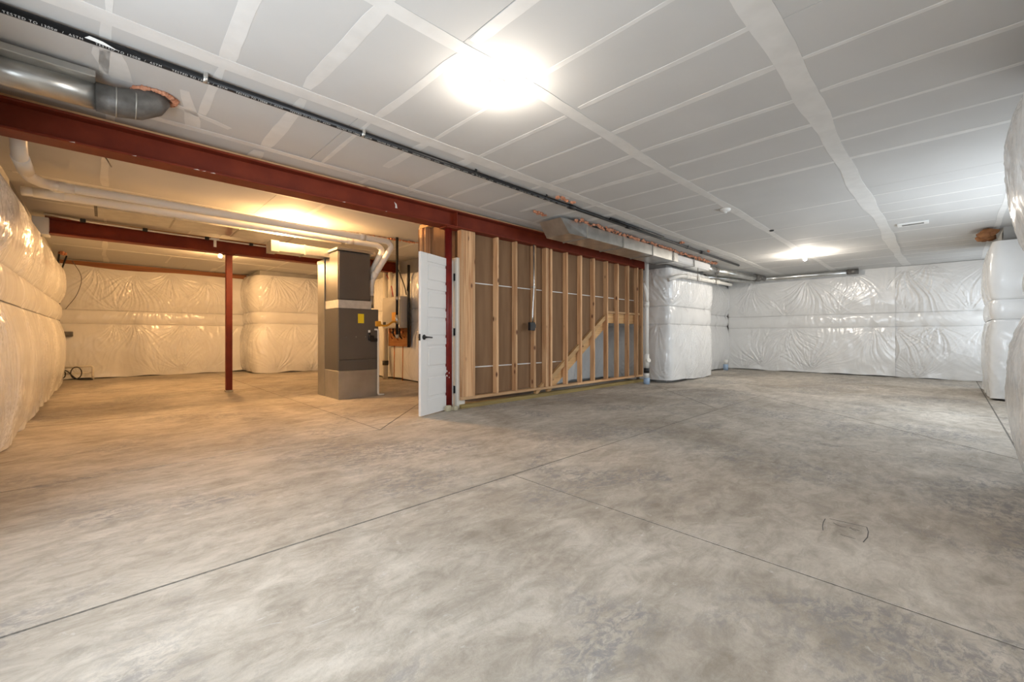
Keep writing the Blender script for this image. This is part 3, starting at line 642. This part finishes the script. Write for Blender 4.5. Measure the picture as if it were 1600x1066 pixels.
# ------------------------------------------------------------------ water heater corner
wh = empty('water_heater', (4.70, 8.05, 1.16), label='grey wall-hung tankless water heater above an orange board', cat='water heater')
MB().box(-0.20, 0.0, 0.0, 0.80, 0.0, 0.68, 0.012).build('casing', 'heater', wh)
fc_ = MB().box(-0.212, -0.201, 0.02, 0.78, 0.02, 0.60, 0.004).build('front_cover', 'heater', wh)
MB().box(-0.218, -0.213, 0.12, 0.34, 0.16, 0.34).build('orange_label', 'gasflex', fc_)
MB().box(-0.216, -0.2125, 0.62, 0.74, 0.08, 0.14).build('badge', 'black', fc_)
MB().box(0.005, 0.03, -0.02, 0.92, -0.40, 0.05).build('backing_board', 'ply', wh)
for i, (y, m) in enumerate(((0.12, 'copper'), (0.24, 'blackpipe'), (0.40, 'copper'), (0.52, 'blackpipe'), (0.66, 'copper'))):
    sp_ = MB().tube([(-0.09, y, 0.0), (-0.09, y, -0.14 - 0.03 * (i % 3)), (-0.03, y, -0.20 - 0.03 * (i % 3))], 0.014, 10, 0.03).build('service_pipe', m, wh)
    MB().tube([(-0.12, y, -0.09), (-0.06, y, -0.09)], 0.026, 10).build('valve', 'black' if i % 2 else 'copper', sp_)
for y in (0.28, 0.62): MB().tube([(-0.10, y, 0.68), (-0.10, y, 1.25)], 0.045, 14).build('flue', 'jamb', wh)
for y in (0.18, 0.55): MB().tube([(-0.04, y, -0.38), (-0.04, y + 0.02, -1.14)], 0.010, 8).build('drain_tube', 'copper', wh)
o = empty('soil_stack', (4.66, 9.02, 0), label='cream stack pipe with a black band beside the water heater', cat='pipe')
MB().tube([(0, 0, 0), (0, 0, 2.45)], 0.055, 16).build('pipe', 'jamb', o); MB().tube([(0, 0, 0.32), (0, 0, 0.42)], 0.068, 16).build('rubber_coupling', 'black', o)
g = empty('gas_drop', (3.68, 6.70, 1.0), label='black gas drop pipe with a yellow flexible connector to the furnace', cat='pipe')
MB().tube([(0, 0, 0.0), (0, 0, 1.715)], 0.022, 12).build('pipe', 'blackpipe', g)
for za, zb in ((0.20, 0.36), (0.62, 0.68), (-0.05, 0.02)): MB().tube([(0, 0, za), (0, 0, zb)], 0.030, 10).build('fitting', 'galv', g)
MB().tube([(0, 0, 0.24), (-0.10, -0.03, 0.24), (-0.22, -0.08, 0.17), (-0.32, -0.10, 0.16), (-0.40, -0.10, 0.20)], 0.017, 10, 0.05).build('flex_connector', 'gasflex', g)
MB().box(-0.46, -0.36, -0.13, -0.07, 0.15, 0.24, 0.01).build('shutoff', 'gasflex', g)
o = MB().tube([(4.66, 7.99, 0.75), (4.66, 7.99, 2.50)], 0.03, 12).tube([(4.62, 7.98, 1.95), (4.62, 7.90, 2.35)], 0.014, 8).build('gas_riser', 'blackpipe'); tag(o, 'black riser pipes on the wall right of the water heater', 'pipe')
o = MB().tube([(4.60, 8.55, 1.86), (4.60, 8.62, 2.1), (4.60, 8.85, 2.38)], 0.011, 8, 0.1).build('red_water_line', 'redpex'); tag(o, 'thin red water line curving up from the water heater', 'pipe')
o = MB().tube([(4.58, 7.95, 1.86), (4.58, 8.02, 2.05), (4.58, 8.28, 2.42)], 0.012, 8, 0.1).build('black_cable', 'black'); tag(o, 'black cable slanting up above the water heater', 'cable')

# ------------------------------------------------------------------ things along the near ceiling
gp = empty('gas_pipe', (-0.74, 3.42, 2.68), label='long black iron pipe with white stencilled lettering under the ceiling', cat='pipe')
rp = 0.024
def gz(x): return cz(x) - 0.035 - 2.68
MB().tube([(0, 0, gz(-0.74)), (11.4, 0, gz(10.66))], rp, 16).build('pipe', 'blackpipe', gp)
for x in (5.05, 6.45, 9.2): MB().tube([(x, 0, gz(x - .74)), (x + 0.14, 0, gz(x - .6))], 0.031, 14).build('pipe_coupling', 'blackpipe', gp)
MB().tube([(5.95, -0.05, gz(5.2) + 0.004), (7.55, -0.05, gz(6.8) + 0.004)], 0.018, 12).build('side_pipe', 'blackpipe', gp)
tx = bpy.data.curves.new('stencil', 'FONT'); tx.body = 'TESTED TO 1300#  /  ASTM   '; tx.size = 0.020; tx.space_character = 1.25
to = bpy.data.objects.new('stencil_tmp', tx); col.objects.link(to); bpy.context.view_layer.update()
tm = bpy.data.meshes.new_from_object(to.evaluated_get(bpy.context.evaluated_depsgraph_get())); bpy.data.objects.remove(to)
wid = max(v.co.x for v in tm.vertices) + 0.05
for v in tm.vertices:
    yy = v.co.y - 0.007; a = -0.5; ly, lz = -yy, -(rp + 0.0008)
    v.co = Vector((v.co.x, ly * math.cos(a) - lz * math.sin(a), ly * math.sin(a) + lz * math.cos(a)))
tm.materials.append(M['ink'])
x = 0.36
while x < 5.0:
    q = inst('stencilled_text', tm, gp, (x, 0, gz(x - 0.74))); q['kind'] = 'stuff'; q.rotation_euler = (0, TILT, 0); x += wid
for x in (0.30, 1.22, 2.3, 3.5, 4.6, 8.6):
    MB().tube([(x - 0.012, 0, gz(x - .74)), (x + 0.012, 0, gz(x - .74))], rp + 0.003, 14).box(x - 0.012, x + 0.012, -0.030, -0.026, gz(x - .74), gz(x - .74) + 0.036).build('hanger_strap', 'galv' if x < 3 else 'blackpipe', gp)
MB().add([(0.66, -0.022, gz(0) - 0.014), (0.80, -0.016, gz(0) - 0.0215), (0.735, -0.027, gz(0) - 0.004), (0.68, -0.028, gz(0) + 0.002)], [(0, 1, 2, 3)]).build('torn_label', 'white', gp)
rdz = 2.605
ru = empty('round_duct', (-0.74, 3.98, rdz), label='round galvanised duct with dark elbow beside the red beam', cat='duct')
MB().tube([(0, 0, 0), (0.72, 0, 0)], 0.085, 28).build('duct_body', 'galv', ru)
MB().box(0.0, 0.70, -0.16, -0.05, 0.06, 0.105, 0.004).build('side_flange', 'galvdull', ru)
MB().tube([(0.70, 0, 0), (0.80, 0, 0.0), (0.90, 0, 0.02), (0.98, 0, 0.07), (1.01, 0, 0.125)], 0.09, 28, 0, radii=[0.092, 0.095, 0.098, 0.096, 0.092]).build('elbow', 'mastic', ru)
for px_ in (0.80, 0.90): MB().tube([(px_ - 0.004, 0, (px_ - 0.8) * 0.2), (px_ + 0.004, 0, (px_ - 0.8) * 0.2)], 0.1005, 28).build('elbow_seam', 'galvdull', ru)
fl = MB()
for k in range(26):
    a = math.pi * (k / 25) * 1.3 - 0.6; fl.blob((0.26 + 0.105 * math.cos(a) * 1.1, 3.98 - 0.105 * math.sin(a), cz(.2) - 0.012), random.uniform(0.014, 0.028), (1, 1, 0.7))
tag(fl.build('insulation_tuft', 'pink', kind='stuff'), 'pink insulation packed around the dark duct elbow', 'insulation')
# rectangular trunk along the beam on the right
tr = empty('trunk_duct', (4.62, 3.75, 2.46), label='rectangular galvanised trunk duct above the stud wall', cat='duct')
# near face and bottom; starts with a tapering boot
MB().add([(0.0, 0.05, 0.205), (0.0, 0.45, 0.205), (0.16, 0.45, 0.0), (0.16, 0.02, 0.0), (0.55, 0, 0), (0.55, 0.45, 0), (0.55, 0.45, 0.205), (0.55, 0, 0.205)],
         [(0, 1, 2, 3), (3, 2, 5, 4), (0, 3, 4, 7), (1, 0, 7, 6), (2, 1, 6, 5), (4, 5, 6, 7)]).build('boot', 'galv', tr)
for a, b in ((0.575, 1.55), (1.56, 2.55), (2.56, 3.6)): MB().box(a, b, 0, 0.45, 0, 0.185, 0.004).build('duct_section', 'galv', tr)
for x in (0.55, 1.552, 2.552): MB().box(x, x + 0.02, -0.012, 0.46, -0.012, 0.19).build('drive_cleat', 'galvdull', tr)
MB().box(3.36, 3.39, -0.018, 0.47, -0.018, -0.012).box(3.36, 3.39, -0.018, -0.012, -0.012, 0.22).build('hanger_strap', 'mastic', tr)
MB().box(3.6, 5.3, 0.02, 0.34, 0.02, 0.175, 0.03).build('wrapped_section', 'plastic', tr)
MB().box(4.35, 4.38, 0.0, 0.36, 0.0, 0.006).box(4.35, 4.38, -0.002, 0.006, 0.0, 0.21).build('hanger_strap', 'mastic', tr)
fl = MB(); rr = random.Random(5)
for k in range(170):
    x = 4.9 + k / 170 * 5.2; fl.blob((x, 3.72 + rr.uniform(-0.04, 0.05), cz(x) - rr.uniform(0.028, 0.045)), rr.uniform(0.014, 0.028), (1.6, 1, 0.8), 6)
tag(fl.build('insulation_strip', 'pink', kind='stuff'), 'pink insulation fringe along the top of the trunk duct', 'insulation')
for nm, px_, py_, n, lb in (('insulation_tuft', 4.15, 3.34, 14, 'pink insulation tuft above the black pipe coupling'), ('insulation_tuft', 7.5, 3.36, 7, 'small pink tuft beside the black side pipe'), ('insulation_tuft', 8.6, 3.32, 5, 'tiny pink tuft at the far hanger of the black pipe'), ('insulation_tuft', 4.35, 3.95, 12, 'pink insulation tuft at the open end of the trunk duct boot')):
    fl = MB()
    for k in range(n): fl.blob((px_ + rr.uniform(-0.12, 0.12) * (n / 10), py_ + rr.uniform(-0.03, 0.03), cz(px_) - 0.012), rr.uniform(0.014, 0.028), (1.3, 1, 0.8), 6)
    tag(fl.build(nm, 'pink', kind='stuff'), lb, 'insulation')
fl = MB()
for k in range(90):
    x = 2.35 + k / 90 * 2.1; fl.blob((x, 6.95 - (x - 2.35) * 0.12 + rr.uniform(-0.03, 0.03), cz(x) - 0.022), rr.uniform(0.012, 0.024), (1.5, 1, 0.7), 6)
tag(fl.build('insulation_strip', 'pink', kind='stuff'), 'orange insulation fringe on the ceiling above the furnace vent pipes', 'insulation')
# round ducts toward the end wall
o = empty('round_duct', (9.95, 3.9, 2.55), label='round galvanised duct elbowing from the trunk toward the end wall', cat='duct')
MB().tube([(-0.03, 0, 0), (0.55, 0, 0)], 0.085, 20).build('starter_collar', 'galv', o)
MB().tube([(0.55, 0, 0), (2.75, -0.28, 0.01)], 0.078, 20).build('duct_body', 'galv', o)
for pa, pb in (((0.52, 0, 0), (0.60, -0.01, 0)), ((2.6, -0.265, 0.01), (2.85, -0.30, 0.01))): MB().tube([pa, pb], 0.091, 20).build('band_clamp', 'mastic', o)
o = empty('round_duct', (13.30, 3.60, 2.575), label='long thin round duct along the top of the end wall', cat='duct')
MB().tube([(-0.55, -0.02, 0), (-0.2, -0.04, 0), (-0.05, -0.25, 0), (-0.05, -1.85, 0)], 0.062, 18, 0.12).build('duct_body', 'galv', o)
MB().tube([(-0.05, -1.84, 0), (-0.05, -2.06, 0)], 0.066, 18).build('end_boot', 'mastic', o)
MB().tube([(-0.58, -0.02, 0), (-0.16, -0.05, 0)], 0.070, 18).build('flex_sleeve', 'mastic', o)
o = empty('round_duct', (11.0, 4.35, 2.50), label='short round duct lying behind the elbow near the end wall', cat='duct')
MB().tube([(0, 0, 0), (2.2, -0.5, 0.03)], 0.06, 18).build('duct_body', 'galv', o); MB().tube([(-0.02, 0, 0), (0.03, -0.01, 0)], 0.066, 18).build('end_ring', 'mastic', o)

# ------------------------------------------------------------------ drain stack and PVC by the right corner
ds = empty('drain_stack', (8.05, 4.34, 0), label='white vertical drain stack with black coupling and blue foot', cat='pipe')
MB().tube([(0, 0, 0.16), (0, 0, 0.22)], 0.052, 18).tube([(0, 0, 0.30), (0, 0, 2.60)], 0.042, 18).build('pipe', 'pvc', ds)
MB().tube([(0, 0, 0), (0, 0, 0.13)], 0.062, 18).build('blue_foot', 'blue', ds)
MB().tube([(0, 0, 0.13), (0, 0, 0.23)], 0.050, 18).build('hub', 'pvc', ds); MB().tube([(0, 0, 0.36), (0, 0, 0.62)], 0.053, 18).tube([(0, 0, 0.47), (-0.03, -0.07, 0.50)], 0.045, 18).build('cleanout_tee', 'pvc', ds)
MB().tube([(0, 0, 1.58), (0, 0, 1.70)], 0.053, 18).build('hub', 'pvc', ds)
MB().tube([(0, 0, 0.23), (0, 0, 0.33)], 0.058, 18).build('rubber_coupling', 'black', ds)
MB().tube([(-0.02, -0.02, 1.70), (-0.06, -0.03, 1.84), (-0.04, 0.02, 2.0), (0.02, 0.06, 2.12)], 0.034, 14, 0.08).build('branch_bend', 'pvc', ds)
hp = empty('drain_branch', (8.25, 3.90, 2.2), label='white horizontal drain branch across the top of the corner blanket', cat='pipe')
MB().tube([(0.05, 0.10, -0.06), (0.25, -0.02, 0.03), (0.5, -0.04, 0.05), (2.0, -0.04, 0.07), (3.2, -0.04, 0.09)], 0.042, 16, 0.15).build('pipe', 'pvc', hp)
for x in (0.55, 1.15, 1.95, 2.25): MB().tube([(x, -0.04, 0.052 + (x - 0.5) * 0.0145), (x + 0.16, -0.04, 0.054 + (x - 0.5) * 0.0145)], 0.050, 16).build('coupling', 'pvc', hp)
for x in (1.05, 2.1): MB().box(x, x + 0.03, -0.092, -0.086, 0.0, 0.275).build('hanger_strap', 'mastic', hp)
o = empty('pipe_stub', (12.95, 4.50, 0), label='white pipe stub with blue foot standing in the far corner', cat='pipe')
MB().tube([(0, 0, 0.17), (0, 0, 0.30)], 0.055, 14).build('pipe', 'pvc', o); MB().tube([(0, 0, 0), (0, 0, 0.17)], 0.065, 14).build('blue_foot', 'blue', o)

# ------------------------------------------------------------------ ceiling fittings
def lamp(x, y, m, label):
    z = cz(x); o = empty('bulb_holder', (x, y, z), label=label, cat='ceiling light')
    MB().lathe([(0.055, 0.0), (0.055, -0.012), (0.040, -0.028), (0.028, -0.045), (0.022, -0.055)], (0, 0, 0), seg=20).build('porcelain_base', 'white', o)
    MB().lathe([(0.014, -0.055), (0.018, -0.07), (0.030, -0.095), (0.032, -0.115), (0.024, -0.135), (0.004, -0.145)], (0, 0, 0), seg=16).build('bulb', m, o)
lamp(1.93, 2.14, 'bulb_n', 'lit bare bulb near the crossing of two taped ceiling joints')
lamp(10.3, 2.05, 'bulb_far', 'lit bare bulb close to the end wall duct')
lamp(2.05, 6.88, 'bulb_w', 'lit bare bulb hidden behind the white vent pipes')
lamp(1.70, 10.3, 'bulb_w', 'lit bare bulb beyond the dark red beam by the square post')
o = empty('smoke_detector', (6.0, 2.09, cz(6)), label='small white smoke detector on the ceiling', cat='smoke detector')
MB().lathe([(0.065, 0), (0.065, -0.018), (0.05, -0.034), (0.02, -0.038)], (0, 0, 0), seg=20).build('body', 'white', o); MB().lathe([(0.02, -0.038), (0.018, -0.055)], (0, 0, 0), seg=10).build('sensor_cap', 'white', o)
o = empty('ceiling_vent', (8.7, 0.38, cz(8.7)), label='white slotted register in the ceiling', cat='vent')
MB().box(-0.09, -0.055, -0.17, 0.17, -0.022, 0.0, 0.003).box(0.055, 0.09, -0.17, 0.17, -0.022, 0.0, 0.003).box(-0.055, 0.055, -0.17, -0.12, -0.022, 0.0).box(-0.055, 0.055, 0.12, 0.17, -0.022, 0.0).build('faceplate', 'white', o)
MB().box(-0.055, 0.055, -0.12, 0.12, -0.002, -0.0005).build('damper', 'galvdull', o)
for k in range(4): MB().box(-0.05 + k * 0.03, -0.042 + k * 0.03, -0.12, 0.12, -0.021, -0.004).build('louvre', 'galvdull', o)
o = MB().lathe([(0.035, -0.001), (0.035, -0.012), (0.02, -0.02)], (7.7, 1.98, cz(7.7)), seg=12).build('junction_plug', 'black'); tag(o, 'small dark junction plug on the taped ceiling joint', 'junction box')

# ------------------------------------------------------------------ left back corner odds and ends
o = empty('floor_conduit', (-0.68, 13.35, 0), label='cream pipe frame on the floor with black cable loops', cat='pipe')
MB().tube([(0.02, 0, 0.30), (0.50, 0, 0.32), (0.50, 0, 0.0)], 0.022, 12, 0.06).tube([(0.02, 0.05, 0.16), (0.48, 0.05, 0.17)], 0.016, 10).build('pipe', 'jamb', o)
MB().tube([(0, -0.03, 0.26), (0.10, -0.05, 0.24), (0.18, -0.05, 0.12), (0.26, -0.05, 0.03), (0.38, -0.04, 0.02), (0.5, -0.04, 0.02)], 0.012, 8, 0.05).build('cable', 'black', o)
MB().tube([(0.24 + 0.085 * math.cos(a), -0.05, 0.18 + 0.13 * math.sin(a)) for a in np.linspace(0, 6.28, 15)], 0.010, 8).build('cable_loop', 'black', o)
MB().tube([(0.02 + 0.06 * math.cos(a), -0.05, 0.16 + 0.09 * math.sin(a)) for a in np.linspace(0, 6.28, 13)], 0.010, 8).build('cable_loop', 'black', o)
o = empty('data_box', (-0.60, 13.66, 0.98), label='dark wall box by the left back corner', cat='box')
MB().box(-0.07, 0.10, -0.03, 0.05, 0, 0.11, 0.01).build('box', 'mastic', o); MB().box(-0.06, 0.09, -0.034, -0.030, 0.01, 0.05).build('cover_lip', 'mastic', o)
o = MB().tube([(-0.66, 12.6, 2.66), (-0.68, 12.7, 2.3), (-0.68, 12.7, 1.0)], 0.016, 8, 0.1).tube([(-0.56, 12.75, 2.66), (-0.66, 12.75, 2.25), (-0.68, 12.78, 0.6)], 0.014, 8, 0.1).build('cable_bundle', 'black'); tag(o, 'black cables dropping from the ceiling in the left back corner', 'cable')
o = MB().tube([(-0.5, 13.2, 2.62), (-0.33, 13.3, 2.3), (-0.42, 13.35, 1.9), (-0.62, 13.78, 1.6)], 0.006, 6, 0.2).build('thin_wire', 'mastic'); tag(o, 'thin loose wire looping down the back left blanket', 'cable')
fl = MB()
for k in range(8): fl.blob((-0.62 + rr.uniform(-0.05, 0.08), 12.7 + rr.uniform(-0.1, 0.1), 2.70), rr.uniform(0.02, 0.035))
tag(fl.build('insulation_tuft', 'pink', kind='stuff'), 'orange insulation tuft where the black cables leave the ceiling', 'insulation')
fl = MB()
for k in range(9): fl.blob((-0.62 + rr.uniform(-0.03, 0.12), 4.95 + rr.uniform(-0.15, 0.2), 2.68 - rr.uniform(0, 0.08)), rr.uniform(0.025, 0.04))
tag(fl.build('insulation_tuft', 'pink', kind='stuff'), 'orange insulation tuft above the vent pipe elbow beside the long beam', 'insulation')
o = MB().box(-0.74, 2.9, 13.84, 13.88, 2.52, 2.71).build('rim_joist', 'rim'); tag(o, 'brown rim joist showing above the back left blanket', 'joist')
o = MB().box(-0.72, -0.56, 8.80, 9.06, 2.42, 2.66, 0.004).build('beam_pocket', 'white'); tag(o, 'pale beam pocket block at the left end of the dark beam', 'block')
fl = MB()
for k in range(16): fl.blob((9.95 + rr.uniform(-0.12, 0.3), -0.42 + rr.uniform(-0.04, 0.06), 2.57 + rr.uniform(-0.03, 0.05)), rr.uniform(0.04, 0.075), (1.4, 1.2, 0.7))
tag(fl.build('insulation_batt', 'brownfluff', kind='stuff'), 'torn brown batt of insulation on top of the pier blanket', 'insulation')

o = MB().tube([(-0.45, 5.1, 2.72), (-0.2, 5.15, 2.66), (0.0, 5.25, 2.62), (0.05, 5.35, 2.55)], 0.006, 6, 0.1).build('dangling_wire', 'mastic'); tag(o, 'short dark wire dangling from the ceiling near the vent pipe elbow', 'cable')
# look-alikes share a group
GR = {'insulation_blanket': 'plastic insulation blankets on the walls', 'steel_beam': 'red steel beams', 'steel_post': 'red steel posts', 'bulb_holder': 'bare ceiling bulbs', 'round_duct': 'round galvanised ducts', 'vent_pipe': 'furnace vent pipes', 'insulation_tuft': 'loose insulation tufts', 'insulation_strip': 'insulation fringes'}
for ob in scene.objects:
    b = ob.name.split('.')[0]
    if ob.parent is None and b in GR: ob['group'] = GR[b]
